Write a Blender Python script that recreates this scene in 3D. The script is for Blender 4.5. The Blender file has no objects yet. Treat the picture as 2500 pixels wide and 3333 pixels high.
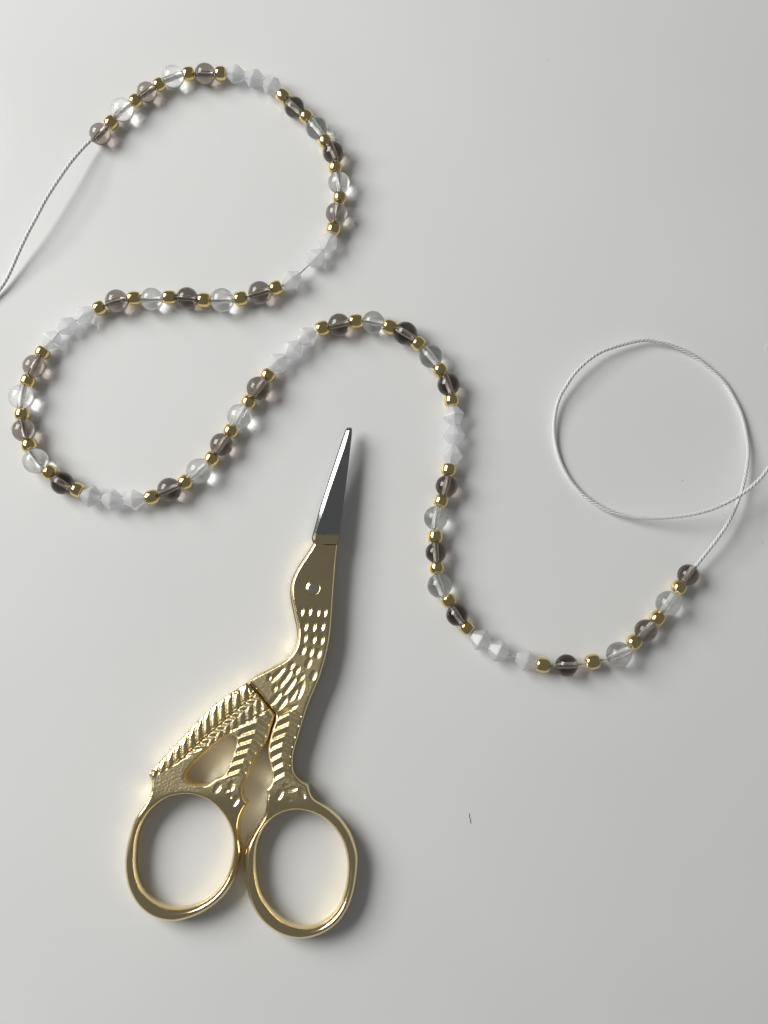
import bpy, math, random
import numpy as np
from mathutils import Vector, Matrix, noise
from mathutils.geometry import delaunay_2d_cdt

random.seed(7)
rng = np.random.default_rng(7)
sc = bpy.context.scene
COL = sc.collection

# ------------------------------------------------------------------ camera
F_PX, W_PX, H_PX = 3200.0, 2500.0, 3333.0
D_CAM, TILT = 0.1755, math.radians(9.0)
cam_d = bpy.data.cameras.new("camera")
cam = bpy.data.objects.new("camera", cam_d)
COL.objects.link(cam)
cam_d.sensor_width = 36.0
cam_d.sensor_fit = 'AUTO'
cam_d.lens = F_PX / H_PX * 36.0
cam_d.clip_start, cam_d.clip_end = 0.005, 50.0
cam.rotation_euler = (TILT, 0, 0)
CAM = Vector((0, -D_CAM * math.sin(TILT), D_CAM * math.cos(TILT)))
cam.location = CAM
sc.camera = cam

# ------------------------------------------------------------------ world and window light
world = bpy.data.worlds.new("World")
sc.world = world
world.use_nodes = True
bg = world.node_tree.nodes["Background"]
bg.inputs["Color"].default_value = (0.98, 0.985, 1.0, 1)
bg.inputs["Strength"].default_value = 0.14

def window_pane(az, el, dist, w, h, power, col=(1.0, 1.0, 0.98), up=0.0):
    """one pane of the window the photograph is lit by, facing the tabletop"""
    ld = bpy.data.lights.new("window_light", 'AREA')
    ld.shape = 'RECTANGLE'
    ld.size, ld.size_y, ld.energy, ld.color = w, h, power, col
    lo = bpy.data.objects.new("window_light", ld)
    COL.objects.link(lo)
    a, e = math.radians(az), math.radians(el)
    d = Vector((math.cos(a) * math.cos(e), math.sin(a) * math.cos(e), math.sin(e)))
    lo.rotation_euler = (-d).to_track_quat('-Z', 'Y').to_euler()
    lo.location = d * dist + lo.rotation_euler.to_matrix() @ Vector((0, up, 0))

window_pane(156, 36, 0.72, 0.50, 0.25, 4.1, up=0.065)
window_pane(156, 36, 0.72, 0.50, 0.13, 2.15, up=-0.142)

sc.view_settings.view_transform = 'Standard'
sc.view_settings.look = 'None'
sc.view_settings.exposure = 0.0
sc.view_settings.gamma = 1.0
sc.render.engine = 'CYCLES'
cy = sc.cycles
cy.max_bounces, cy.transmission_bounces, cy.glossy_bounces, cy.diffuse_bounces = 28, 20, 8, 6
cy.volume_bounces = 10
cy.caustics_reflective = cy.caustics_refractive = True
cy.blur_glossy = 0.3
cy.sample_clamp_indirect = 24.0
cy.use_denoising = True
try:
    cy.denoiser = 'OPENIMAGEDENOISE'
    cy.denoising_input_passes = 'RGB_ALBEDO_NORMAL'
except Exception:
    pass

# ------------------------------------------------------------------ photo pixel -> place on the table
ROT = cam.rotation_euler.to_matrix()
def at(px, py, z_mm=0.0):
    d = ROT @ Vector(((px - W_PX / 2) / F_PX, -(py - H_PX / 2) / F_PX, -1.0))
    t = (z_mm * 0.001 - CAM.z) / d.z
    return CAM + d * t
R3 = np.array(ROT)
def at_np(P, z_mm):
    d = np.stack([(P[:, 0] - W_PX / 2) / F_PX, -(P[:, 1] - H_PX / 2) / F_PX, -np.ones(len(P))], 1) @ R3.T
    t = (z_mm * 0.001 - CAM.z) / d[:, 2]
    return np.array(CAM)[None, :] + d * t[:, None]
def mm_per_px(py):
    v = (py - H_PX / 2) / F_PX
    return D_CAM * 1000 * math.cos(TILT) / (math.cos(TILT) + v * math.sin(TILT)) / F_PX

# ------------------------------------------------------------------ materials
def new_mat(name):
    m = bpy.data.materials.new(name)
    m.use_nodes = True
    nt = m.node_tree
    return m, nt, nt.nodes["Principled BSDF"], nt.nodes["Material Output"]

def mat_table():
    m, nt, p, out = new_mat("white_laminate")
    tc = nt.nodes.new("ShaderNodeTexCoord")
    n1 = nt.nodes.new("ShaderNodeTexNoise"); n1.inputs["Scale"].default_value = 18; n1.inputs["Detail"].default_value = 3
    n2 = nt.nodes.new("ShaderNodeTexNoise"); n2.inputs["Scale"].default_value = 2600; n2.inputs["Detail"].default_value = 2
    r = nt.nodes.new("ShaderNodeValToRGB")
    r.color_ramp.elements[0].position, r.color_ramp.elements[0].color = 0.35, (0.765, 0.765, 0.757, 1)
    r.color_ramp.elements[1].position, r.color_ramp.elements[1].color = 0.65, (0.795, 0.793, 0.785, 1)
    nt.links.new(tc.outputs["Object"], n1.inputs["Vector"]); nt.links.new(tc.outputs["Object"], n2.inputs["Vector"])
    nt.links.new(n1.outputs["Fac"], r.inputs["Fac"]); nt.links.new(r.outputs["Color"], p.inputs["Base Color"])
    p.inputs["Roughness"].default_value = 0.11
    p.inputs["IOR"].default_value = 1.5
    p.inputs["Specular IOR Level"].default_value = 0.35
    b = nt.nodes.new("ShaderNodeBump"); b.inputs["Strength"].default_value = 0.03; b.inputs["Distance"].default_value = 0.0004
    nt.links.new(n2.outputs["Fac"], b.inputs["Height"]); nt.links.new(b.outputs["Normal"], p.inputs["Normal"])
    return m

def mat_gold(name, col, rough, grain=0.0, scale=6000, cast=False):
    m, nt, p, out = new_mat(name)
    p.inputs["Metallic"].default_value = 1.0
    tc = nt.nodes.new("ShaderNodeTexCoord")
    n = nt.nodes.new("ShaderNodeTexNoise"); n.inputs["Scale"].default_value = scale; n.inputs["Detail"].default_value = 3
    nt.links.new(tc.outputs["Object"], n.inputs["Vector"])
    n2 = nt.nodes.new("ShaderNodeTexNoise"); n2.inputs["Scale"].default_value = 240; n2.inputs["Detail"].default_value = 5
    nt.links.new(tc.outputs["Object"], n2.inputs["Vector"])
    mr = nt.nodes.new("ShaderNodeMapRange")
    mr.inputs["From Min"].default_value, mr.inputs["From Max"].default_value = 0.3, 0.7
    mr.inputs["To Min"].default_value, mr.inputs["To Max"].default_value = rough * 0.8, rough * 1.3
    nt.links.new(n2.outputs["Fac"], mr.inputs["Value"]); nt.links.new(mr.outputs["Result"], p.inputs["Roughness"])
    if cast:                                # sand-cast relief is matt, the rings and the shank are polished
        at_ = nt.nodes.new("ShaderNodeAttribute"); at_.attribute_name = "cast"
        ma = nt.nodes.new("ShaderNodeMath"); ma.operation = 'MULTIPLY_ADD'; ma.inputs[1].default_value = 0.21
        nt.links.new(at_.outputs["Fac"], ma.inputs[0]); nt.links.new(mr.outputs["Result"], ma.inputs[2])
        nt.links.new(ma.outputs[0], p.inputs["Roughness"])
    mx = nt.nodes.new("ShaderNodeMix"); mx.data_type = 'RGBA'
    mx.inputs[6].default_value = (*[c * 0.95 for c in col], 1); mx.inputs[7].default_value = (*col, 1)
    nt.links.new(n2.outputs["Fac"], mx.inputs[0]); nt.links.new(mx.outputs[2], p.inputs["Base Color"])
    if grain:
        b = nt.nodes.new("ShaderNodeBump"); b.inputs["Strength"].default_value = grain
        if cast:
            mg = nt.nodes.new("ShaderNodeMath"); mg.operation = 'MULTIPLY'; mg.inputs[1].default_value = grain
            nt.links.new(at_.outputs["Fac"], mg.inputs[0]); nt.links.new(mg.outputs[0], b.inputs["Strength"])
        b.inputs["Distance"].default_value = 0.00006
        nt.links.new(n.outputs["Fac"], b.inputs["Height"]); nt.links.new(b.outputs["Normal"], p.inputs["Normal"])
    return m

def mat_blade():
    """polished steel, with the gilding of the shank running out on it in a worn line"""
    m, nt, p, out = new_mat("polished_steel")
    p.inputs["Metallic"].default_value = 1.0
    tc = nt.nodes.new("ShaderNodeTexCoord")
    sep = nt.nodes.new("ShaderNodeSeparateXYZ")
    n = nt.nodes.new("ShaderNodeTexNoise"); n.inputs["Scale"].default_value = 900; n.inputs["Detail"].default_value = 4
    add = nt.nodes.new("ShaderNodeMath"); add.operation = 'MULTIPLY_ADD'
    add.inputs[1].default_value = 0.0012
    nt.links.new(tc.outputs["Object"], n.inputs["Vector"]); nt.links.new(tc.outputs["Object"], sep.inputs[0])
    nt.links.new(n.outputs["Fac"], add.inputs[0]); nt.links.new(sep.outputs["Y"], add.inputs[2])
    r = nt.nodes.new("ShaderNodeMapRange")
    y0 = at(1060, 1748, 2.5).y
    r.inputs["From Min"].default_value, r.inputs["From Max"].default_value = y0 + 0.0006, y0 + 0.0010
    nt.links.new(add.outputs[0], r.inputs["Value"])
    mx = nt.nodes.new("ShaderNodeMix"); mx.data_type = 'RGBA'
    mx.inputs[6].default_value = (0.80, 0.68, 0.40, 1); mx.inputs[7].default_value = (0.43, 0.445, 0.43, 1)
    nt.links.new(r.outputs["Result"], mx.inputs[0]); nt.links.new(mx.outputs[2], p.inputs["Base Color"])
    sc2 = nt.nodes.new("ShaderNodeTexNoise"); sc2.inputs["Scale"].default_value = 300; sc2.inputs["Detail"].default_value = 6
    nt.links.new(tc.outputs["Object"], sc2.inputs["Vector"])
    mr = nt.nodes.new("ShaderNodeMapRange"); mr.inputs["To Min"].default_value = 0.06; mr.inputs["To Max"].default_value = 0.2
    nt.links.new(sc2.outputs["Fac"], mr.inputs["Value"]); nt.links.new(mr.outputs["Result"], p.inputs["Roughness"])
    return m

def mat_quartz(name, density=0.0, tint=(0.1, 0.04, 0.0), rough=0.0):
    m = bpy.data.materials.new(name); m.use_nodes = True
    nt = m.node_tree; nt.nodes.clear()
    out = nt.nodes.new("ShaderNodeOutputMaterial")
    g = nt.nodes.new("ShaderNodeBsdfGlass"); g.inputs["IOR"].default_value = 1.54; g.inputs["Roughness"].default_value = rough
    g.inputs["Color"].default_value = (0.99, 0.99, 0.985, 1)
    nt.links.new(g.outputs[0], out.inputs["Surface"])
    if density:
        v = nt.nodes.new("ShaderNodeVolumeAbsorption")
        v.inputs["Color"].default_value = (*tint, 1); v.inputs["Density"].default_value = density
        nt.links.new(v.outputs[0], out.inputs["Volume"])
    return m

def mat_opal():
    m = bpy.data.materials.new("milky_opal_crystal"); m.use_nodes = True
    nt = m.node_tree; nt.nodes.clear()
    out = nt.nodes.new("ShaderNodeOutputMaterial")
    g = nt.nodes.new("ShaderNodeBsdfGlass"); g.inputs["IOR"].default_value = 1.52; g.inputs["Roughness"].default_value = 0.02
    g.inputs["Color"].default_value = (0.99, 0.99, 1.0, 1)
    t = nt.nodes.new("ShaderNodeBsdfTranslucent"); t.inputs["Color"].default_value = (0.95, 0.96, 1.0, 1)
    d = nt.nodes.new("ShaderNodeBsdfPrincipled"); d.inputs["Base Color"].default_value = (0.94, 0.955, 1.0, 1); d.inputs["Roughness"].default_value = 0.03
    d.inputs["Subsurface Weight"].default_value = 1.0; d.inputs["Subsurface Scale"].default_value = 0.0014
    d.inputs["Subsurface Radius"].default_value = (0.85, 0.9, 1.0)
    m1 = nt.nodes.new("ShaderNodeMixShader"); m1.inputs[0].default_value = 0.80
    m2 = nt.nodes.new("ShaderNodeMixShader"); m2.inputs[0].default_value = 0.62
    nt.links.new(t.outputs[0], m1.inputs[1]); nt.links.new(d.outputs[0], m1.inputs[2])
    nt.links.new(g.outputs[0], m2.inputs[1]); nt.links.new(m1.outputs[0], m2.inputs[2])
    tr = nt.nodes.new("ShaderNodeBsdfTransparent"); tr.inputs["Color"].default_value = (1.0, 0.995, 0.985, 1)
    m3 = nt.nodes.new("ShaderNodeMixShader"); m3.inputs[0].default_value = 0.36
    nt.links.new(m2.outputs[0], m3.inputs[1]); nt.links.new(tr.outputs[0], m3.inputs[2])
    nt.links.new(m3.outputs[0], out.inputs["Surface"])
    return m

def mat_cord():
    m, nt, p, out = new_mat("white_nylon_cord")
    n = nt.nodes.new("ShaderNodeTexNoise"); n.inputs["Scale"].default_value = 9000
    r = nt.nodes.new("ShaderNodeValToRGB")
    r.color_ramp.elements[0].color = (0.96, 0.96, 0.95, 1); r.color_ramp.elements[1].color = (0.99, 0.99, 0.98, 1)
    nt.links.new(n.outputs["Fac"], r.inputs["Fac"]); nt.links.new(r.outputs["Color"], p.inputs["Base Color"])
    p.inputs["Roughness"].default_value = 0.45
    p.inputs["Subsurface Weight"].default_value = 1.0       # loose bright nylon fibres
    p.inputs["Subsurface Scale"].default_value = 0.0007
    p.inputs["Subsurface Radius"].default_value = (1, 1, 1)
    return m

def mat_plain(name, col, rough=0.8):
    m, nt, p, out = new_mat(name)
    n = nt.nodes.new("ShaderNodeTexNoise"); n.inputs["Scale"].default_value = 3000
    mx = nt.nodes.new("ShaderNodeMix"); mx.data_type = 'RGBA'
    mx.inputs[6].default_value = (*[c * 0.92 for c in col], 1); mx.inputs[7].default_value = (*col, 1)
    nt.links.new(n.outputs["Fac"], mx.inputs[0]); nt.links.new(mx.outputs[2], p.inputs["Base Color"])
    p.inputs["Roughness"].default_value = rough
    return m

M_TABLE = mat_table()
M_SCISSOR = mat_gold("gilt_casting", (0.88, 0.73, 0.42), 0.14, 0.55, 5200, True)
M_BEADGOLD = mat_gold("gold_glass", (0.86, 0.69, 0.32), 0.10)
M_BLADE = mat_blade()
M_CLEAR = mat_quartz("clear_quartz")
M_SMOKE = {'l': mat_quartz("light_smoky_quartz", 235, (0.23, 0.10, 0.0)),
           'm': mat_quartz("smoky_quartz", 315, (0.23, 0.10, 0.0)),
           'd': mat_quartz("dark_smoky_quartz", 420, (0.23, 0.10, 0.0))}
BORE = {'c': mat_quartz("frosted_bore", 0, (0, 0, 0), 0.45)}      # the drilled holes are left unpolished
M_OPAL = mat_opal()
M_CORD = mat_cord()
M_LINT = mat_plain("dark_lint", (0.42, 0.42, 0.41), 0.9)
M_DUST = mat_plain("grey_dust", (0.52, 0.52, 0.51), 0.9)
M_SEAL = mat_plain("clear_mark", (0.765, 0.765, 0.755), 0.4)

# ------------------------------------------------------------------ object helpers
def empty(name, loc, label, cat, group=None):
    o = bpy.data.objects.new(name, None)
    o.empty_display_size = 0.005
    o.location = loc
    COL.objects.link(o)
    o["label"], o["category"] = label, cat
    if group: o["group"] = group
    return o

def link_mesh(name, me, parent=None):
    o = bpy.data.objects.new(name, me)
    COL.objects.link(o)
    if parent:
        o.parent = parent
        o.location = -Vector(parent.location)
    return o

def mesh(name, verts, faces, mat, smooth=True):
    me = bpy.data.meshes.new(name)
    me.from_pydata([tuple(v) for v in verts], [], [tuple(f) for f in faces])
    me.materials.append(mat)
    me.polygons.foreach_set("use_smooth", [smooth] * len(me.polygons))
    me.update()
    return me

def lathe(profile, n=48, closed=True):
    """profile of (axial x, radius), revolved round the x axis; closed = ring-shaped solid"""
    V, Fc = [], []
    m = len(profile)
    for i in range(n):
        a = 2 * math.pi * i / n
        for x, r in profile:
            V.append((x, r * math.cos(a), r * math.sin(a)))
    for i in range(n):
        for j in range(m if closed else m - 1):
            k = (j + 1) % m; i2 = (i + 1) % n
            Fc.append((i * m + j, i * m + k, i2 * m + k, i2 * m + j))
    return V, Fc

# ------------------------------------------------------------------ tabletop
hx, hy, th = 0.75, 0.55, 0.03
tv = [(x, y, z) for z in (-th, 0) for (x, y) in ((-hx, -hy), (hx, -hy), (hx, hy), (-hx, hy))]
tf = [(3, 2, 1, 0), (4, 5, 6, 7), (0, 1, 5, 4), (1, 2, 6, 5), (2, 3, 7, 6), (3, 0, 4, 7)]
table = link_mesh("tabletop", mesh("tabletop", tv, tf, M_TABLE, False))
table["kind"] = "structure"

# ------------------------------------------------------------------ scissors
PX = 0.0549            # mm per photo pixel at the scissors
Z_PROJ, Z_MID = 2.5, 1.98

def lift(y):
    """the closed blades point slightly upward"""
    return Z_MID + 0.36 * np.clip((2450 - y) / 1060.0, 0, 1.2)

def spline(pts, step=3.0, closed=True):
    P = np.array(pts, float); n = len(P); out = []
    rngi = range(n) if closed else range(n - 1)
    for i in rngi:
        if closed:
            p0, p1, p2, p3 = P[(i - 1) % n], P[i], P[(i + 1) % n], P[(i + 2) % n]
        else:
            p0, p1, p2, p3 = P[max(i - 1, 0)], P[i], P[i + 1], P[min(i + 2, n - 1)]
        t0 = 0; t1 = t0 + max(np.linalg.norm(p1 - p0), 1e-6) ** .5; t2 = t1 + max(np.linalg.norm(p2 - p1), 1e-6) ** .5
        t3 = t2 + max(np.linalg.norm(p3 - p2), 1e-6) ** .5
        k = max(1, int(round(np.linalg.norm(p2 - p1) / step)))
        for s in range(k):
            t = t1 + (t2 - t1) * s / k
            A1 = (t1 - t) / (t1 - t0) * p0 + (t - t0) / (t1 - t0) * p1 if t1 > t0 + 1e-2 else p1
            A2 = (t2 - t) / (t2 - t1) * p1 + (t - t1) / (t2 - t1) * p2
            A3 = (t3 - t) / (t3 - t2) * p2 + (t - t2) / (t3 - t2) * p3 if t3 > t2 + 1e-2 else p2
            B1 = (t2 - t) / (t2 - t0) * A1 + (t - t0) / (t2 - t0) * A2
            B2 = (t3 - t) / (t3 - t1) * A2 + (t - t1) / (t3 - t1) * A3
            out.append((t2 - t) / (t2 - t1) * B1 + (t - t1) / (t2 - t1) * B2)
    if not closed: out.append(P[-1])
    return np.array(out)

def segs(loops):
    return (np.concatenate(loops), np.concatenate([np.roll(l, -1, 0) for l in loops]))

def inside(P, S):
    A, B = S
    r = np.zeros(len(P), bool)
    for k in range(0, len(P), 4000):
        p = P[k:k + 4000]
        c = (A[None, :, 1] > p[:, None, 1]) != (B[None, :, 1] > p[:, None, 1])
        dy = (B[:, 1] - A[:, 1]); dy = np.where(np.abs(dy) < 1e-12, 1e-12, dy)
        xi = A[None, :, 0] + (p[:, None, 1] - A[None, :, 1]) / dy[None, :] * (B - A)[None, :, 0]
        r[k:k + 4000] = ((c & (p[:, None, 0] < xi)).sum(1) % 2) == 1
    return r

def dist(P, S):
    A, B = S; AB = B - A; L = (AB ** 2).sum(1) + 1e-12
    r = np.zeros(len(P))
    for k in range(0, len(P), 4000):
        p = P[k:k + 4000]
        AP = p[:, None, :] - A[None]
        t = np.clip((AP * AB[None]).sum(2) / L[None], 0, 1)
        d = AP - t[..., None] * AB[None]
        r[k:k + 4000] = np.sqrt((d ** 2).sum(2).min(1))
    return r

def sstep(a, b, x):
    t = np.clip((x - a) / (b - a), 0, 1)
    return t * t * (3 - 2 * t)

def plate(outer, holes, top_fn, bevel_fn, bot_fn, cell=2.7, cast_fn=None):
    """cast plate from traced outlines: rounded rims, relief on the top, walls and a plain underside"""
    loops = [spline(outer)] + [spline(h) for h in holes]
    S = segs(loops)
    pts, edges, n0 = [], [], 0
    for l in loops:
        pts.append(l)
        edges += [(n0 + i, n0 + (i + 1) % len(l)) for i in range(len(l))]
        n0 += len(l)
    nb = n0
    for l in loops:
        T = np.roll(l, -1, 0) - np.roll(l, 1, 0)
        N = np.stack([-T[:, 1], T[:, 0]], 1) / (np.linalg.norm(T, axis=1)[:, None] + 1e-9)
        if inside(l + N * 1.0, S).mean() < 0.5: N = -N
        for off in (0.35, 1.0, 2.0, 3.4, 5.2, 7.4):
            q = l + N * off
            if off > 3: q = q[::1]
            ok = inside(q, S) & (dist(q, S) > off * 0.94)
            pts.append(q[ok])
    lo, hi = loops[0].min(0), loops[0].max(0)
    gx = np.arange(lo[0], hi[0], cell); gy = np.arange(lo[1], hi[1], cell * .866)
    G = np.stack(np.meshgrid(gx, gy), -1)
    G[1::2, :, 0] += cell / 2
    G = G.reshape(-1, 2) + rng.uniform(-.12, .12, (G.shape[0] * G.shape[1], 2))
    G = G[inside(G, S)]
    G = G[dist(G, S) > 9.0]
    P = np.concatenate(pts + [G])
    vco, _, tri, _, _, _ = delaunay_2d_cdt([Vector(p) for p in P], edges, [], 0, 1e-6)
    V2 = np.array([tuple(v) for v in vco]); tri = np.array([t for t in tri if len(t) == 3])
    tri = tri[inside(V2[tri].mean(1), S)]
    used = np.unique(tri); rem = -np.ones(len(V2), int); rem[used] = np.arange(len(used))
    V2, tri = V2[used], rem[tri]
    d = dist(V2, S)
    r, drop = bevel_fn(V2)
    prof = np.where(d < r, 1 - np.sqrt(np.clip(1 - (1 - d / r) ** 2, 0, 1)), 0)
    relief = top_fn(V2, d)
    ztop = relief - drop * prof
    zbot = bot_fn(V2) + drop * 0.8 * prof
    ztop = np.maximum(ztop, zbot + 1.0)
    # boundary edges
    e = np.concatenate([tri[:, [0, 1]], tri[:, [1, 2]], tri[:, [2, 0]]])
    key = {}
    for a, b in e: key[(a, b)] = 1
    bd = [(a, b) for (a, b) in key if (b, a) not in key]
    n = len(V2)
    xy = at_np(V2, Z_PROJ)
    v3 = np.concatenate([np.column_stack([xy[:, :2], (lift(V2[:, 1]) + ztop * PX) * .001]),
                         np.column_stack([xy[:, :2], (lift(V2[:, 1]) + zbot * PX) * .001])])
    # make the top face up
    a, b, c = v3[tri[0, 0]], v3[tri[0, 1]], v3[tri[0, 2]]
    flip = np.cross(b - a, c - a)[2] < 0
    faces = []
    T = tri[:, ::-1] if flip else tri
    B = T[:, ::-1] + n
    W = [(b_, a_, a_ + n, b_ + n) if not flip else (a_, b_, b_ + n, a_ + n) for a_, b_ in bd]
    return v3, T, B, W, V2, cast_fn(V2, d) if cast_fn else np.zeros(n)

def vnormals(v3, T, B, W):
    N = np.zeros_like(v3)
    tris = np.concatenate([T, B, np.array([(w[0], w[1], w[2]) for w in W]), np.array([(w[0], w[2], w[3]) for w in W])])
    fn = np.cross(v3[tris[:, 1]] - v3[tris[:, 0]], v3[tris[:, 2]] - v3[tris[:, 0]])
    for k in range(3): np.add.at(N, tris[:, k], fn)
    return N / (np.linalg.norm(N, axis=1)[:, None] + 1e-20)

def plate_parts(P, names, split_fn, mat, parent):
    """one casting, shared out between the parts that look different (names), keeping its normals"""
    v3, T, B, W, V2, CA = P
    CA = np.concatenate([CA, np.where(CA > 1.2, CA, 0)])
    N = vnormals(v3, T, B, W)
    n = len(V2)
    V2d = np.concatenate([V2, V2])
    allf = [tuple(f) for f in T] + [tuple(f) for f in B] + list(W)
    cen = np.array([V2d[list(f)].mean(0) for f in allf])
    which = split_fn(cen)
    outs = []
    for k, nm in enumerate(names):
        fs = [allf[i] for i in np.nonzero(which == k)[0]]
        us = sorted({i for f in fs for i in f}); rm = {u: i for i, u in enumerate(us)}
        me = mesh(nm, v3[us], [tuple(rm[i] for i in f) for f in fs], mat)
        me.normals_split_custom_set_from_vertices([tuple(x) for x in N[us]])
        ca = me.attributes.new("cast", 'FLOAT', 'POINT')
        ca.data.foreach_set("value", CA[us].astype(np.float32))
        outs.append(link_mesh(nm, me, parent))
    return outs

scissors = empty("embroidery_scissors", at(800, 2300, 0),
                 "gold stork shaped embroidery scissors with silver blades lying closed on the white tabletop", "scissors")

RIGHT_OUT = [(1025, 1764), (1013, 1782), (999, 1803), (983, 1827), (967, 1853), (954, 1880), (948, 1901), (946.5, 1924),
    (948, 1950), (953, 1976), (958.5, 2003), (964, 2027), (968, 2050), (968, 2073), (964.5, 2096), (957, 2114), (945, 2131),
    (927, 2147), (897, 2164), (873, 2177), (850, 2188), (822, 2204), (812, 2216), (832, 2240), (848, 2259), (867, 2283), (886, 2306), (899, 2322),
    (898, 2344), (889, 2371), (881, 2401), (875, 2432), (875.5, 2460), (882, 2487), (886, 2515), (887, 2536), (879, 2554), (868, 2568),
    (872, 2582), (869, 2600), (867, 2621), (862, 2642), (847, 2671), (826, 2703), (809, 2733), (798, 2765), (793, 2803),
    (795, 2847), (803, 2891), (813, 2931), (829, 2966), (853, 2999), (885, 3026), (920, 3045), (956, 3055), (991, 3056), (1029, 3048), (1067, 3031),
    (1103, 3003), (1129, 2967), (1147, 2926), (1157.5, 2885), (1164, 2841), (1166.5, 2803), (1164.5, 2776), (1157, 2748), (1144, 2714),
    (1126, 2685), (1103, 2657), (1073, 2631), (1044, 2612), (1022, 2597), (1010, 2576), (1003, 2552), (992, 2544), (976, 2533), (964, 2520),
    (957, 2503), (955.5, 2479), (958, 2450), (964, 2426), (975, 2390), (990.5, 2338), (1006, 2292), (1024, 2248), (1042, 2205), (1056, 2160),
    (1067, 2117), (1076, 2066), (1081, 2010), (1085.5, 1942), (1091, 1870), (1095, 1820), (1098, 1790), (1099, 1775), (1062, 1772)]
RIGHT_HOLE = [(835, 2803), (838, 2759), (850, 2720), (868, 2688), (891, 2663), (920, 2645), (956, 2635.5), (988, 2637), (1023, 2647), (1056, 2666),
    (1085, 2694), (1108.6, 2729), (1123, 2767), (1129.5, 2808), (1128, 2855), (1120, 2900), (1103, 2946), (1076, 2981), (1044, 3004),
    (1009, 3015), (973, 3013.5), (938, 3002), (906, 2979), (876, 2946), (853, 2908), (840, 2861)]
LEFT_OUT = [(809, 2221), (779, 2238), (740, 2262), (701, 2291), (661, 2328), (622, 2369), (583, 2412), (544, 2452), (509, 2489), (492, 2508),
    (490, 2522), (496, 2542), (496, 2566), (487, 2592), (470, 2618), (452, 2640), (434, 2674), (421, 2717), (411, 2758), (406, 2803), (407.5, 2840),
    (415, 2880), (429, 2915), (448, 2945), (475, 2971), (502, 2987), (532, 2996.5), (570, 2999.5), (611, 2991), (651, 2976), (692, 2952),
    (727, 2922), (754, 2885), (771, 2848), (781, 2809), (786, 2771), (784, 2744), (780, 2706), (782, 2674), (789, 2648), (801, 2624), (810, 2611),
    (799, 2601), (792, 2579), (793, 2554), (806, 2531), (813, 2508), (825, 2484), (836, 2463), (853, 2438), (866, 2420), (877, 2393),
    (883, 2369), (890, 2346), (894, 2323), (882, 2308), (864, 2287), (845, 2263), (829, 2244)]
LEFT_HOLE = [(445, 2771), (448, 2739), (456, 2706), (469.5, 2674), (489, 2643), (516, 2616), (548, 2595), (586, 2585), (619, 2583.5), (651, 2590),
    (681, 2603), (708, 2627), (730, 2657), (746, 2690), (755.5, 2725), (757.5, 2760), (754, 2793), (746, 2826), (730, 2863), (706, 2896),
    (676, 2923), (640, 2942), (602, 2952), (570, 2953), (537, 2947), (507, 2933), (480, 2911), (461, 2882), (449, 2847), (444, 2809)]
LEFT_EYE = [(762, 2393), (742, 2394), (713, 2412), (676, 2444), (634, 2484), (612, 2514), (607, 2532), (622, 2546), (655, 2553), (680, 2549), (705, 2531),
    (729, 2521), (745, 2495), (758, 2460), (770, 2425), (771, 2402)]

# reliefs: dimples (x, y, half length, half width, direction in degrees, depth)
DIMPLES = []
for x, y in ((980.5, 1990), (1006, 1989), (1033, 1991), (1055, 1993)): DIMPLES.append((x, y, 18, 10, 84, 5.6))
for x, y in ((992, 2038), (1020, 2039), (1047, 2038)): DIMPLES.append((x, y, 19, 11, 80, 5.8))
for x, y in ((991, 2076), (1020, 2080), (1046, 2083)): DIMPLES.append((x, y, 17, 10, 78, 5.6))
for x, y in ((986, 2116), (1011, 2122), (1036, 2127)): DIMPLES.append((x, y, 18, 10.5, 72, 5.6))
DIMPLES += [(1005, 2158, 19, 10, 68, 4.4), (1021, 2199, 19, 11, 68, 4.6)]
for X, Y, L, Wd, a in ((730, 440, 100, 60, 55), (430, 640, 230, 62, 46), (625, 690, 200, 66, 56), (520, 830, 110, 55, 58), (690, 885, 240, 64, 54),
                       (850, 540, 110, 55, 60), (800, 1030, 225, 70, 56), (395, 1150, 190, 66, 50), (545, 1250, 190, 62, 55), (265, 700, 90, 50, 70),
                       (940, 700, 110, 50, 52), (380, 920, 90, 50, 70), (930, 960, 230, 66, 72), (640, 1400, 260, 60, 26)):
    DIMPLES.append((840 + X / 6.636, 2100 + Y / 6.636, L / 6.636, Wd / 6.636, a, 5.8))
DIMPLES_R = DIMPLES + [(933, 2556, 13, 9, 0, 2.6), (912, 2584, 21, 11, 64, 4.0), (949, 2566, 24, 10, 8, 4.2), (985, 2578, 22, 11, 112, 4.0), (944, 2601, 10, 6, 0, 1.2)]
DIMPLES_L = [(711, 2562, 19, 11, 58, 4.2), (757, 2555, 19, 11, 78, 4.2), (742, 2570, 10, 7, 30, 3.0), (768, 2604, 22, 12, 60, 4.2), (752, 2588, 12, 8, 120, 3.0)]

def dimples(P, lst):
    z = np.zeros(len(P))
    for x, y, L, w, a, dep in lst:
        c, s = math.cos(math.radians(a)), -math.sin(math.radians(a))
        dx, dy = P[:, 0] - x, P[:, 1] - y
        u, v = (dx * c + dy * s) / L, (-dx * s + dy * c) / w
        q = np.clip(1 - u * u - v * v, 0, 1)
        z = np.minimum(z, -dep * (1 - (1 - q) ** 1.5) )
    return z

def saw(p, peak):
    p = p - np.floor(p)
    return np.where(p < peak, p / peak, (1 - p) / (1 - peak))

def grain(P, amp, sc_=0.35):
    return amp * np.array([noise.noise((x * sc_, y * sc_, 3.1)) for x, y in P])

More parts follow.
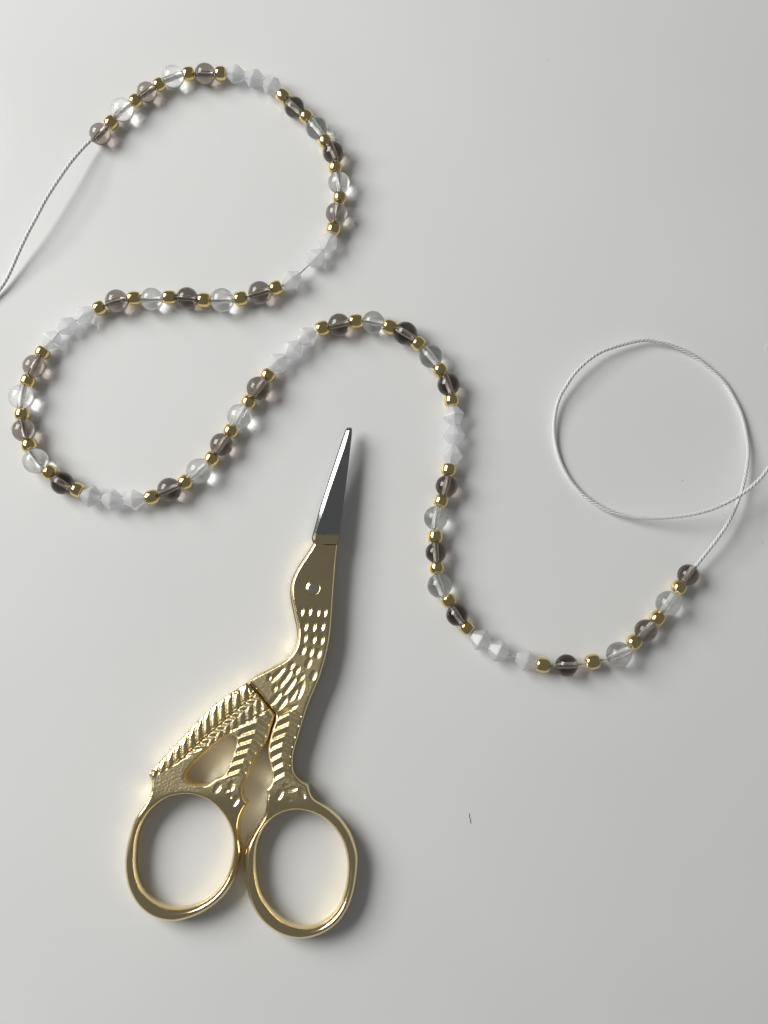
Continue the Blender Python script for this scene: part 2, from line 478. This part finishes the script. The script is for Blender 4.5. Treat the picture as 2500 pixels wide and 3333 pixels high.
def leg_right(P):
    ys = np.array([2290, 2316, 2357, 2391, 2415, 2450, 2481, 2514, 2540.])
    xs = np.array([955, 944, 944, 931, 922, 919, 923, 928, 934.])
    ax = np.interp(P[:, 1], ys, xs)
    dx = P[:, 0] - ax
    y = P[:, 1] - np.where(dx < 0, -0.50 * dx, 0.50 * dx)
    ph = np.interp(y, [2290, 2312, 2346, 2382, 2413, 2447, 2478, 2510, 2540], np.arange(9))
    h = saw(ph, 0.42)
    m = sstep(2296, 2306, y) * (1 - sstep(2522, 2530, y))
    return (h * 7.6 - 5.6) * m

def leg_left(P):
    ys = np.array([2300, 2335, 2377, 2407, 2436, 2470, 2505, 2540.])
    xs = np.array([868, 842, 834, 824, 813, 798, 784, 775.])
    ax = np.interp(P[:, 1], ys, xs)
    dx = P[:, 0] - ax
    y = P[:, 1] - np.where(dx < 0, -0.38 * dx, 0.62 * dx)
    ph = np.interp(y, [2300, 2334, 2372, 2403, 2433, 2466, 2500, 2532], np.arange(8))
    h = saw(ph, 0.42)
    # only on the inner leg, right of the wing's lower row
    a, b = np.array([884., 2303.]), np.array([773., 2368.])
    n = np.array([-(b - a)[1], (b - a)[0]]); n /= np.linalg.norm(n)
    sd = (P - a) @ n
    if ((np.array([[840., 2400.]]) - a) @ n)[0] < 0: sd = -sd
    m = sstep(0, 6, sd) * sstep(742, 752, P[:, 0] + 0.33 * (P[:, 1] - 2500)) * (1 - sstep(2516, 2526, y))
    return (h * 7.4 - 5.4) * m, sd

def wing(P, d):
    u = P[:, 0] * -.765 + P[:, 1] * .645
    v = P[:, 0] * .645 + P[:, 1] * .765
    # separator between the two rows
    a, b = np.array([826., 2262.]), np.array([520., 2537.])
    dirv = (b - a) / np.linalg.norm(b - a)
    nn = np.array([-dirv[1], dirv[0]])
    s = (P - a) @ nn
    if ((np.array([[700., 2450.]]) - a) @ nn)[0] < 0: s = -s
    bow = 4.0 * np.sin(np.clip(((P - a) @ dirv) / np.linalg.norm(b - a), 0, 1) * math.pi)
    s = s + bow
    wob = np.array([noise.noise((x * .02, y * .02, 1.7)) for x, y in P])
    ph1 = (u - .80 * s) / 32.5 + .10 * wob
    p1 = ph1 - np.floor(ph1)
    row1 = 7.5 * (1 - np.abs(2 * p1 - 1) ** 2.2) - 5.2 + 1.2 * p1
    vm = s - 22
    ph2 = np.where(vm < 0, (u + 1.05 * vm), (u - .80 * vm)) / 32.5 + .10 * wob
    p2 = ph2 - np.floor(ph2)
    row2 = np.where(vm < 0, saw(ph2, 0.5) * 6.2 - 4.6, 7.0 * (1 - np.abs(2 * p2 - 1) ** 2.2) - 5.0)
    z = np.where(s < 0, row1, row2)
    z = z - 6.0 * np.exp(-(s / 3.2) ** 2)
    # scalloped border of the first row, smooth rim outside it
    z = z - np.where(s < 0, 1.2 * ((s + 16) / 18) ** 2, 2.2 * np.clip((s - 22) / 20, -1, 1) ** 2)
    return z, s

def top_right(P, d):
    z = np.full(len(P), 33.5)
    z -= 5.5 * (1 - sstep(1900, 2250, P[:, 1]))
    z += dimples(P, DIMPLES_R)
    z += leg_right(P) * sstep(2, 12, d)
    g = sstep(2120, 2180, P[:, 1]) * (1 - sstep(2600, 2630, P[:, 1]))
    z += grain(P, .45, 0.16) * g * sstep(3, 10, d) + grain(P, .40, 0.55) * g
    xc = np.interp(P[:, 1], [1760, 1850, 1920, 2000, 2080, 2130, 2170, 2215, 2240], [1060, 1030, 1018, 1018, 1022, 1010, 975, 900, 880])
    lm = (1 - sstep(-12, -2, P[:, 0] - xc)) * (1 - sstep(2212, 2222, P[:, 1] + 0.1 * (P[:, 0] - 812)))
    z = np.minimum(z, 21.5 + 0.62 * d + 5.5 * sstep(1900, 2250, P[:, 1]) + 60 * (1 - lm))
    rr = np.hypot(P[:, 0] - 1018.6, P[:, 1] - 1915)
    z -= 2.2 * np.exp(-((rr - 21.5) / 1.8) ** 2)
    z -= 3.0 * sstep(2600, 2700, P[:, 1])
    return z

def wing_rim(P):
    return (1 - sstep(2505, 2535, P[:, 1])) * (1 - sstep(-10, 4, (P[:, 0] - 826) * .668 + (P[:, 1] - 2262) * .744))

def top_left(P, d):
    z = np.full(len(P), 33.5)
    wz, s = wing(P, d)
    lz, sd = leg_left(P)
    onwing = (1 - sstep(-2, 3, sd)) * (1 - sstep(2548, 2560, P[:, 1] - 0.15 * (P[:, 0] - 560))) * (1 - sstep(40, 50, s) * sstep(2440, 2460, P[:, 1]))
    onwing *= (P[:, 0] < 770 + 999 * (P[:, 1] < 2400))
    z += wz * onwing
    z += lz * sstep(2, 10, d)
    z -= 3.0 * np.exp(-(sd / 3.2) ** 2) * (P[:, 0] > 760) * (P[:, 1] < 2385)
    z += dimples(P, DIMPLES_L)
    zc = 23.5 + 0.62 * d + 60 * (1 - wing_rim(P))
    z = np.minimum(z, zc)
    g = 1 - sstep(2590, 2620, P[:, 1])
    z += grain(P, .5, 0.16) * g * sstep(3, 10, d) + grain(P, .42, 0.55) * g
    z -= 3.0 * sstep(2600, 2700, P[:, 1])
    return z

def bevel_right(P):
    w = sstep(2590, 2720, P[:, 1])
    return 9.5 + 13.5 * w, 17 + 13 * w
def bevel_left(P):
    w = sstep(2570, 2700, P[:, 1])
    # broad bright rim along the wing's outer edge
    wg = wing_rim(P)
    return 9.5 + 13.5 * w - 6.0 * wg, 17 + 13 * w - 9.0 * wg
def bot_right(P):
    return -34.5 + 34.5 * (1 - sstep(2130, 2230, P[:, 1]))
def bot_left(P):
    return np.full(len(P), -34.5)

PR = plate(RIGHT_OUT, [RIGHT_HOLE], top_right, bevel_right, bot_right, 2.5,
           lambda P, d: sstep(1975, 2180, P[:, 1]) * (1 - sstep(2545, 2640, P[:, 1])) * np.where((P[:, 0] < 905) & (P[:, 1] > 2320), 1.0 + 0.9 * (1 - sstep(4, 9, d)), sstep(6, 13, d)))
plate_parts(PR, ["stork_body", "finger_ring"], lambda c: (c[:, 1] > 2622 + 0.1 * (c[:, 0] - 950)).astype(int), M_SCISSOR, scissors)
PL = plate(LEFT_OUT, [LEFT_HOLE, LEFT_EYE], top_left, bevel_left, bot_left, 2.5,
           lambda P, d: (1 - sstep(2550, 2630, P[:, 1])) * np.maximum(sstep(20, 26, d), (1 - wing_rim(P)) * np.where(P[:, 1] < 2560, 1.0 + 0.9 * (1 - sstep(4, 9, d)), sstep(6, 14, d))))
plate_parts(PL, ["wing", "finger_ring"], lambda c: (c[:, 1] > 2572 + 0.12 * (c[:, 0] - 600)).astype(int), M_SCISSOR, scissors)

# shank of the under half, showing as a second line along the left edge
LOW = [(1021, 1768)] + [(x - 3.5, y + 1) for x, y in RIGHT_OUT[1:18]] + [(900, 2185), (930, 2215), (985, 2190), (1020, 2140), (1050, 2060), (1060, 1980), (1070, 1880), (1080, 1800), (1084, 1774), (1050, 1770)]
PLW = plate(LOW, [], lambda P, d: np.full(len(P), -0.5), lambda P: (np.full(len(P), 5.0), np.full(len(P), 5.0)), lambda P: np.full(len(P), -28.0), 9.0)
plate_parts(PLW, ["lower_shank"], lambda c: np.zeros(len(c), int), M_SCISSOR, scissors)

# blades: bright ground bevel on the left, flat polished face on the right
BL = [(1391, 1136.0), (1396, 1131), (1429, 1118.5), (1482, 1101), (1541, 1082), (1598, 1063.5), (1655, 1045), (1722, 1027), (1750, 1019), (1760, 1021), (1774, 1028)]
BR = [(1391, 1139.2), (1396, 1138), (1429, 1130), (1463, 1120), (1528, 1098), (1606, 1071.5), (1693, 1044.5), (1731, 1031.5), (1760, 1027), (1774, 1031)]
BE = [(1391, 1141), (1396, 1146), (1418, 1145.3), (1494, 1137), (1570, 1128), (1646, 1118), (1693, 1111), (1741, 1105), (1774, 1099)]
def xat(tab, y): return float(np.interp(y, [t[0] for t in tab], [t[1] for t in tab]))
def blade(upper, dx):
    ys = [1391, 1393, 1396, 1402, 1412] + list(np.arange(1425, 1774, 12)) + [1774]
    V, Fc = [], []
    for y in ys:
        f = (y - 1391) / 383.0
        L, R, E = xat(BL, y) + dx, xat(BR, y) + dx, xat(BE, y) + dx * (1.0 if upper else 1.8)
        t = 8 + 19 * f
        t *= min(1, 0.35 + (y - 1391) / 12.0)
        if upper:
            sec = [(L, t - (0.52 + 0.15 * max(0, f - .55) / .45) * (R - L)), (R, t), (E, t - .6), (E, 0.2), (L, 0.2)]
        else:
            sec = [(L, -0.3), (E, -0.3), (E, -t), (R, -t), (L, -t * .55)]
        p2 = at_np(np.array([[s_[0], y] for s_ in sec], float), Z_PROJ)
        for k, s_ in enumerate(sec): V.append((p2[k, 0], p2[k, 1], (lift(y) + s_[1] * PX) * .001))
    m = 5
    for i in range(len(ys) - 1):
        for k in range(m):
            k2 = (k + 1) % m
            Fc.append((i * m + k, i * m + k2, (i + 1) * m + k2, (i + 1) * m + k))
    Fc.append(tuple(range(m))); Fc.append(tuple(reversed(range((len(ys) - 1) * m, len(ys) * m))))
    me = mesh("blade", V, Fc, M_BLADE, False)
    import bmesh
    bm = bmesh.new(); bm.from_mesh(me); bmesh.ops.recalc_face_normals(bm, faces=bm.faces); bm.to_mesh(me); bm.free()
    return link_mesh("blade", me, scissors)
blade(True, 0)
blade(False, -5)

# rivet through the shank
prof = [(0.0, 0.0), (0.0, 0.0)]
RV, RF = [], []
rp = [(0, 4.2), (8, 4.15), (13, 3.95), (16, 3.4), (18.2, 2.0), (19.5, 0.0), (19.5, -6.0)]
nr = 36
c0 = at(1018.6, 1915, 3.9)
RV.append((c0.x, c0.y, (lift(1915) + (28.2 + 4.2) * PX) * .001))
for r_, z_ in rp[1:]:
    for i in range(nr):
        a = 2 * math.pi * i / nr
        RV.append((c0.x + r_ * PX * .001 * math.cos(a), c0.y + r_ * PX * .001 * math.sin(a), (lift(1915) + (28.2 + z_) * PX) * .001))
for i in range(nr): RF.append((0, 1 + i, 1 + (i + 1) % nr))
for k in range(len(rp) - 2):
    for i in range(nr):
        i2 = (i + 1) % nr
        RF.append((1 + k * nr + i, 1 + (k + 1) * nr + i, 1 + (k + 1) * nr + i2, 1 + k * nr + i2))
link_mesh("rivet", mesh("rivet", RV, RF, mat_gold("pale_gilt", (0.86, 0.80, 0.64), 0.10)), scissors)

# ------------------------------------------------------------------ beaded strand
# kind: s smoky (l/m/d), c clear, g gold, o opal;  (kind, x, y, apparent diameter in px)
BEADS = [('sm', 326, 436, 75), ('g', 362, 400, 50), ('c', 399, 358, 82), ('g', 442, 329, 50), ('sm', 477, 301, 71), ('g', 520, 276, 49), ('c', 563, 251, 78),
 ('g', 615, 241, 50), ('sm', 668, 241, 74), ('g', 719, 240, 52), ('o', 766, 241, 72), ('o', 827, 255, 72), ('o', 886, 282, 70), ('g', 922, 314, 48),
 ('sl', 962, 352, 72), ('g', 994, 378, 48), ('c', 1033, 419, 76), ('g', 1057, 458, 48), ('sm', 1086, 499, 74), ('g', 1091, 544, 48), ('c', 1104, 596, 74),
 ('g', 1106, 643, 49), ('sl', 1096, 695, 74), ('g', 1086, 746, 50), ('o', 1068, 790, 70), ('o', 1027, 840, 70), ('o', 949, 912, 70), ('g', 899, 938, 50),
 ('sm', 846, 953, 77), ('g', 784, 972, 50), ('c', 723, 977, 79), ('g', 664, 977, 50), ('sd', 609, 971, 74), ('g', 552, 968, 48), ('c', 494, 974, 76), ('g', 437, 971, 48),
 ('sm', 380, 980, 78), ('g', 324, 1003, 50), ('o', 280, 1027, 72), ('o', 219, 1061, 74), ('o', 168, 1108, 74), ('g', 137, 1150, 52), ('sm', 111, 1192, 77), ('g', 92, 1238, 54),
 ('c', 70, 1292, 85), ('g', 73, 1349, 54), ('sm', 78, 1402, 79), ('g', 95, 1448, 54), ('c', 118, 1501, 87), ('g', 161, 1537, 53), ('sd', 206, 1574, 77), ('g', 249, 1593, 50),
 ('o', 297, 1615, 74), ('o', 366, 1627, 74), ('o', 436, 1627, 74), ('g', 494, 1618, 50), ('sm', 551, 1594, 80), ('g', 604, 1569, 53), ('c', 648, 1533, 83), ('g', 690, 1493, 53),
 ('sm', 721, 1447, 76), ('g', 752, 1403, 53), ('c', 780, 1355, 81), ('g', 810, 1309, 52), ('sm', 841, 1265, 79), ('g', 872, 1222, 50), ('o', 903, 1181, 72), ('o', 954, 1139, 70), ('o', 998, 1096, 72),
 ('g', 1050, 1069, 50), ('sm', 1104, 1057, 74), ('g', 1159, 1046, 48), ('c', 1215, 1049, 74), ('g', 1269, 1064, 50), ('sm', 1320, 1085, 77), ('g', 1362, 1119, 49), ('c', 1403, 1160, 77),
 ('g', 1433, 1205, 50), ('sm', 1460, 1252, 74), ('g', 1470, 1304, 50), ('o', 1477, 1353, 71), ('o', 1478, 1418, 71), ('o', 1471, 1479, 71), ('g', 1461, 1529, 50), ('sm', 1453, 1583, 72),
 ('g', 1436, 1631, 49), ('c', 1419, 1686, 79), ('g', 1417, 1747, 50), ('sm', 1419, 1799, 69), ('g', 1422, 1849, 49), ('c', 1431, 1906, 81), ('g', 1461, 1955, 50), ('sm', 1488, 2002, 72),
 ('g', 1520, 2044, 48), ('o', 1565, 2083, 72), ('o', 1622, 2118, 73), ('o', 1711, 2149, 74), ('g', 1767, 2164, 52), ('sm', 1844, 2166, 75), ('g', 1929, 2154, 53), ('c', 2014, 2130, 85),
 ('g', 2064, 2090, 53), ('sl', 2102, 2052, 75), ('g', 2140, 2012, 52), ('c', 2175, 1964, 84), ('g', 2211, 1911, 52), ('sm', 2239, 1872, 72)]

pos, rad, half, kind = [], [], [], []
for k, x, y, dpx in BEADS:
    off = math.hypot(x - 1250, y - 1666) / F_PX
    r = dpx / 2 * mm_per_px(y) * 0.985 / (1 + 0.35 * off * off)
    if k == 'g':
        hl, z = 0.95, 1.75
    elif k == 'o':
        r = 2.02; hl, z = 1.78, 1.80
    else:
        hl, z = r * 0.975, r + .01
    p = at(x, y, z) * 1000
    pos.append(np.array([p.x, p.y, z])); rad.append(r); half.append(hl); kind.append(k)
pos = np.array(pos)
start = pos.copy()
for it in range(60):                      # beads touch but never run into each other
    for i in range(len(pos) - 1):
        dv = pos[i + 1, :2] - pos[i, :2]; L = np.linalg.norm(dv)
        need = half[i] + half[i + 1] - 0.02
        if L < need:
            c = dv / L * (need - L) * 0.5
            pos[i, :2] -= c; pos[i + 1, :2] += c
for i, k in enumerate(kind):              # gold seed beads fit into the room that is left
    if k == 'g':
        room = 9
        for j in (i - 1, i + 1):
            if 0 <= j < len(pos): room = min(room, np.linalg.norm(pos[j, :2] - pos[i, :2]) - half[j])
        half[i] = min(1.12, max(0.86, room))

strand = empty("bead_strand", (pos[50, 0] * .001, pos[50, 1] * .001, 0),
               "long curving strand of smoky, clear, milky and gold beads on white twisted cord", "bead strand")

def ball_mesh(name, mat, bore, hole=0.2):
    prof, a0 = [], math.asin(hole)
    n = 26
    for j in range(n + 1):
        a = a0 + (math.pi - 2 * a0) * j / n
        prof.append((-math.cos(a), math.sin(a)))
    x0 = math.cos(a0)
    prof = [(-x0 + .012, hole * .93)] + prof + [(x0 - .012, hole * .93)] + [(x0 * t, hole * .93) for t in (.6, .2, -.2, -.6)]
    V, Fc = lathe(prof, 44)
    me = mesh(name, V, [f[::-1] for f in Fc], mat)
    me.materials.append(bore)
    for p in me.polygons:
        if max(math.hypot(V[i][1], V[i][2]) for i in p.vertices) < hole * 0.99: p.material_index = 1
    return me

def gold_mesh():
    # rounded barrel with a hole: superellipse cross-section of half length 1 and outer radius 1
    prof = []
    ro, ri, n = 1.0, 0.36, 28
    rc, rh = (ro + ri) / 2, (ro - ri) / 2
    for j in range(n):
        a = 2 * math.pi * j / n
        c, s = math.cos(a), math.sin(a)
        e = 0.92
        prof.append((math.copysign(abs(c) ** e, c), rc + rh * math.copysign(abs(s) ** .95, s)))
    V, Fc = lathe(prof, 36)
    V = [(x * (1 + .05 * y * y), y, z) for x, y, z in V]
    return mesh("gold_bead", V, Fc, M_BEADGOLD)

def bicone_mesh():
    n, V, Fc = 6, [], []
    re, hr = 0.40, 0.20            # radius at the flat ends, of the drilled hole
    for i in range(n):
        a = 2 * math.pi * (i + .5) / n
        c, s = math.cos(a), math.sin(a)
        V += [(-1, re * c, re * s), (-.06, c, s), (.06, c, s), (1, re * c, re * s), (1, hr * c, hr * s), (-1, hr * c, hr * s)]
    m = 6
    for i in range(n):
        i2 = (i + 1) % n
        for j in range(m):
            k = (j + 1) % m
            Fc.append((i * m + j, i2 * m + j, i2 * m + k, i * m + k))
    return mesh("opal_bead", V, Fc, M_OPAL, False)

def outward(me):
    import bmesh
    bm = bmesh.new(); bm.from_mesh(me)
    bmesh.ops.recalc_face_normals(bm, faces=bm.faces)
    bm.to_mesh(me); bm.free()
    return me

ME = {'c': outward(ball_mesh("clear_bead", M_CLEAR, BORE['c']))}
for k in 'lmd':
    ME['s' + k] = outward(ball_mesh("smoky_bead", M_SMOKE[k], M_SMOKE[k]))
ME['g'] = outward(gold_mesh()); ME['o'] = outward(bicone_mesh())
NAME = {'c': "clear_bead", 'g': "gold_bead", 'o': "opal_bead", 'sl': "smoky_bead", 'sm': "smoky_bead", 'sd': "smoky_bead"}
protos = {}
base = Vector(strand.location)
for i, k in enumerate(kind):
    j0, j1 = max(i - 1, 0), min(i + 1, len(kind) - 1)
    t = pos[j1] - pos[j0]
    if k == 'o':                           # loose bicones lie a little askew
        t = t + rng.normal(0, .35, 3) * np.array([1, 1, .6])
    t = Vector((t[0], t[1], t[2] * .3)).normalized()
    yv = Vector((0, 0, 1)).cross(t).normalized(); zv = t.cross(yv)
    roll = random.uniform(0, math.tau)
    Rm = Matrix((t, yv, zv)).transposed() @ Matrix.Rotation(roll, 3, 'X')
    S = Vector((half[i], rad[i], rad[i])) if k in 'go' else Vector((rad[i],) * 3)
    if k not in protos:
        o = link_mesh(NAME[k], ME[k], strand); protos[k] = o
    else:
        o = protos[k].copy(); COL.objects.link(o); o.parent = strand
    o.rotation_mode = 'QUATERNION'
    o.rotation_quaternion = Rm.to_quaternion()
    o.scale = S * .001
    o.location = Vector(pos[i] * .001) - base

# cord: three plies twisted together, thin where it is threaded, full at the loose ends
def node(px, py, h): 
    p = at(px, py, h) * 1000
    return np.array([p.x, p.y, h])
LEFT_TAIL = [(-90, 1030, .5), (-40, 985, .55), (0, 941, .8), (29, 894, 1.2), (59, 826, 2.0), (88, 764, 2.7), (117.5, 708.5, 3.1), (147, 653, 3.3), (176, 606, 3.3),
             (206, 561.6, 3.2), (235, 522, 2.9), (264.5, 488, 2.5), (290, 462, 2.2)]
RIGHT_TAIL = [(2262, 1845.6, 2.1), (2293, 1807, 2.3), (2327, 1764, 2.6), (2358, 1720, 2.7), (2385, 1672, 2.6), (2404, 1626, 2.3), (2418.5, 1580, 1.9), (2430.5, 1522.5, 1.4), (2435, 1465, 1.0),
    (2428, 1407, .7), (2413.6, 1349, .55), (2389.5, 1296, .42), (2358, 1245, .36), (2312, 1199.5, .36), (2254.5, 1156, .45), (2187, 1125, .7), (2134, 1112, .95), (2100, 1107, 1.1), (2061.6, 1112.7, 1.25),
    (2008.6, 1127, 1.45), (1955.5, 1146, 1.75), (1912, 1175, 1.9), (1873.6, 1211.5, 1.85), (1844.6, 1252.5, 1.6), (1820.5, 1296, 1.3), (1807, 1349, .95), (1803.7, 1397, .7), (1808.5, 1445, .5),
    (1823, 1498, .4), (1849.5, 1551.5, .36), (1888, 1600, .4), (1936, 1638, .5), (1989, 1665, .75), (2042, 1679, 1.1), (2086, 1685, 1.5), (2143.6, 1685.5, 2.1), (2206, 1681, 2.8), (2264, 1672, 3.5),
    (2322, 1655, 4.1), (2375, 1631, 4.6), (2423, 1602, 5.0), (2466.6, 1566, 5.3), (2500, 1525, 5.5), (2540, 1470, 5.6), (2570, 1420, 5.6)]
path = [node(*p) for p in LEFT_TAIL]
nl = len(path)
pr = [.35] * nl
for i in range(len(pos)):
    path.append(pos[i]); pr.append(.19)
rt = [node(*p) for p in RIGHT_TAIL]
path += rt; pr += [.335] * len(rt)
path, pr = np.array(path), np.array(pr)
# dense centre line
P3, RR = [], []
for i in range(len(path) - 1):
    p0, p1, p2, p3 = path[max(i - 1, 0)], path[i], path[i + 1], path[min(i + 2, len(path) - 1)]
    thin = nl <= i + 1 and i < nl + len(pos) - 1
    stepm = .30 if thin else .17
    k = max(2, int(np.linalg.norm(p2 - p1) / stepm))
    for s in range(k):
        t = s / k
        q = .5 * ((2 * p1) + (-p0 + p2) * t + (2 * p0 - 5 * p1 + 4 * p2 - p3) * t * t + (-p0 + 3 * p1 - 3 * p2 + p3) * t ** 3)
        P3.append(q); RR.append(pr[i] * (1 - t) + pr[i + 1] * t)
P3.append(path[-1]); RR.append(pr[-1])
P3, RR = np.array(P3), np.array(RR)
Tn = np.gradient(P3, axis=0); Tn /= np.linalg.norm(Tn, axis=1)[:, None]
up = np.array([0, 0, 1.0])
Bn = np.cross(Tn, up); Bn /= np.linalg.norm(Bn, axis=1)[:, None]
Un = np.cross(Bn, Tn)
arc = np.concatenate([[0], np.cumsum(np.linalg.norm(np.diff(P3, axis=0), axis=1))])
cv, cf = [], []
ns = 8
for ply in range(3):
    ang = arc / 2.3 * 2 * math.pi + ply * 2 * math.pi / 3
    ctr = P3 + (Bn * np.cos(ang)[:, None] + Un * np.sin(ang)[:, None]) * (RR * .44)[:, None]
    b0 = len(cv)
    for i in range(len(P3)):
        for s in range(ns):
            a = 2 * math.pi * s / ns
            r = RR[i] * .61
            cv.append(tuple((ctr[i] + (Bn[i] * math.cos(a) + Un[i] * math.sin(a)) * r) * .001))
    for i in range(len(P3) - 1):
        for s in range(ns):
            s2 = (s + 1) % ns
            cf.append((b0 + i * ns + s, b0 + i * ns + s2, b0 + (i + 1) * ns + s2, b0 + (i + 1) * ns + s))
link_mesh("cord", outward(mesh("cord", cv, cf, M_CORD)), strand)

# ------------------------------------------------------------------ lint and dust on the table
def strand_tube(name, pts, r_mm, mat, z=0.09):
    q = spline([(x, y) for x, y in pts], 2.0, closed=False)
    w = at_np(q, z)
    T = np.gradient(w, axis=0); T /= np.linalg.norm(T, axis=1)[:, None]
    V, Fc = [], []
    c = w.mean(0)
    for i in range(len(w)):
        n = np.array([-T[i, 1], T[i, 0], 0])
        for s in range(6):
            a = 2 * math.pi * s / 6
            taper = .55 + .45 * math.sin(math.pi * (i + .5) / len(w))
            p = w[i] + (n * math.cos(a) + np.array([0, 0, 1]) * math.sin(a)) * r_mm * taper * .001
            V.append((p[0] - c[0], p[1] - c[1], p[2]))
    for i in range(len(w) - 1):
        for s in range(6): Fc.append((i * 6 + s, i * 6 + (s + 1) % 6, i * 6 + 6 + (s + 1) % 6, i * 6 + 6 + s))
    o = link_mesh(name, outward(mesh(name, V, Fc, mat)))
    o.location = (c[0], c[1], 0)
    return o
lint = strand_tube("lint_fibre", [(1528, 2647), (1526, 2657), (1529.5, 2667), (1530, 2676), (1533, 2681)], 0.05, M_LINT)
lint["label"], lint["category"] = "short dark wavy fibre lying alone on the empty tabletop right of the scissors", "lint fibre"

def speck_mesh():
    V, Fc = [], []
    n = 7
    V.append((0, 0, 1))
    for i in range(n):
        a = 2 * math.pi * i / n; r = .75 + .5 * random.random()
        V.append((r * math.cos(a), r * math.sin(a) * .8, .5))
    for i in range(n):
        a = 2 * math.pi * i / n; r = .65 + .4 * random.random()
        V.append((r * math.cos(a), r * math.sin(a) * .8, 0))
    for i in range(n):
        j = (i + 1) % n
        Fc.append((0, 1 + i, 1 + j)); Fc.append((1 + i, 1 + n + i, 1 + n + j, 1 + j))
    Fc.append(tuple(range(2 * n, n, -1)))
    return mesh("dust_speck", V, Fc, M_DUST)
SM = speck_mesh()
sp0 = None
SPECKS = [(1785, 195, .07, 1.2, "tiny grey dust speck at the top of the empty white tabletop"),
          (975, 1763, .075, 1.5, "tiny grey dust speck just left of the scissor blade's gold shoulder"),
          (2221, 1564, .085, 2.2, "grey dust speck lying inside the ring of the white cord loop"),
          (2356, 1675, .07, 1.4, "tiny dust speck just below where the white cord crosses itself"),
          (2481, 1766, .085, 2.0, "grey dust speck at the right edge below the cord loop"),
          (411, 2567, .075, 1.2, "tiny dust speck left of the scissors where the wing meets the ring")]
for x, y, r, st, lab in SPECKS:
    if sp0 is None:
        o = sp0 = link_mesh("dust_speck", SM)
        o["category"] = "dust speck"; o["group"] = "dust specks on the tabletop"
    else:
        o = sp0.copy(); COL.objects.link(o)
    o["label"] = lab
    p = at(x, y, 0)
    o.location = (p.x, p.y, 0.00002)
    o.scale = (r * st * .001, r * .001, .00006)
    o.rotation_euler = (0, 0, random.uniform(.2, .9))

# thin clear dried drop at the right edge of the picture
dv, df = [(0, 0, .05)], []
nd = 40
c = at(2521, 1135, 0)
ringr = [(.55, .05), (.86, .05), (.95, .03), (1.0, 0.0)]
for rr_, zz in ringr:
    for i in range(nd):
        a = 2 * math.pi * i / nd
        dv.append((rr_ * 1.9 * math.cos(a), rr_ * 1.35 * math.sin(a), zz))
for i in range(nd): df.append((0, 1 + i, 1 + (i + 1) % nd))
for k in range(3):
    for i in range(nd): df.append((1 + k * nd + i, 1 + (k + 1) * nd + i, 1 + (k + 1) * nd + (i + 1) % nd, 1 + k * nd + (i + 1) % nd))
drop = link_mesh("dried_drop", outward(mesh("dried_drop", [(x * .001, y * .001, z * .001) for x, y, z in dv], df, M_SEAL)))
drop.location = (c.x, c.y, 0.00001)
drop["label"], drop["category"] = "faint round dried drop on the tabletop at the right edge above the cord loop", "drop"
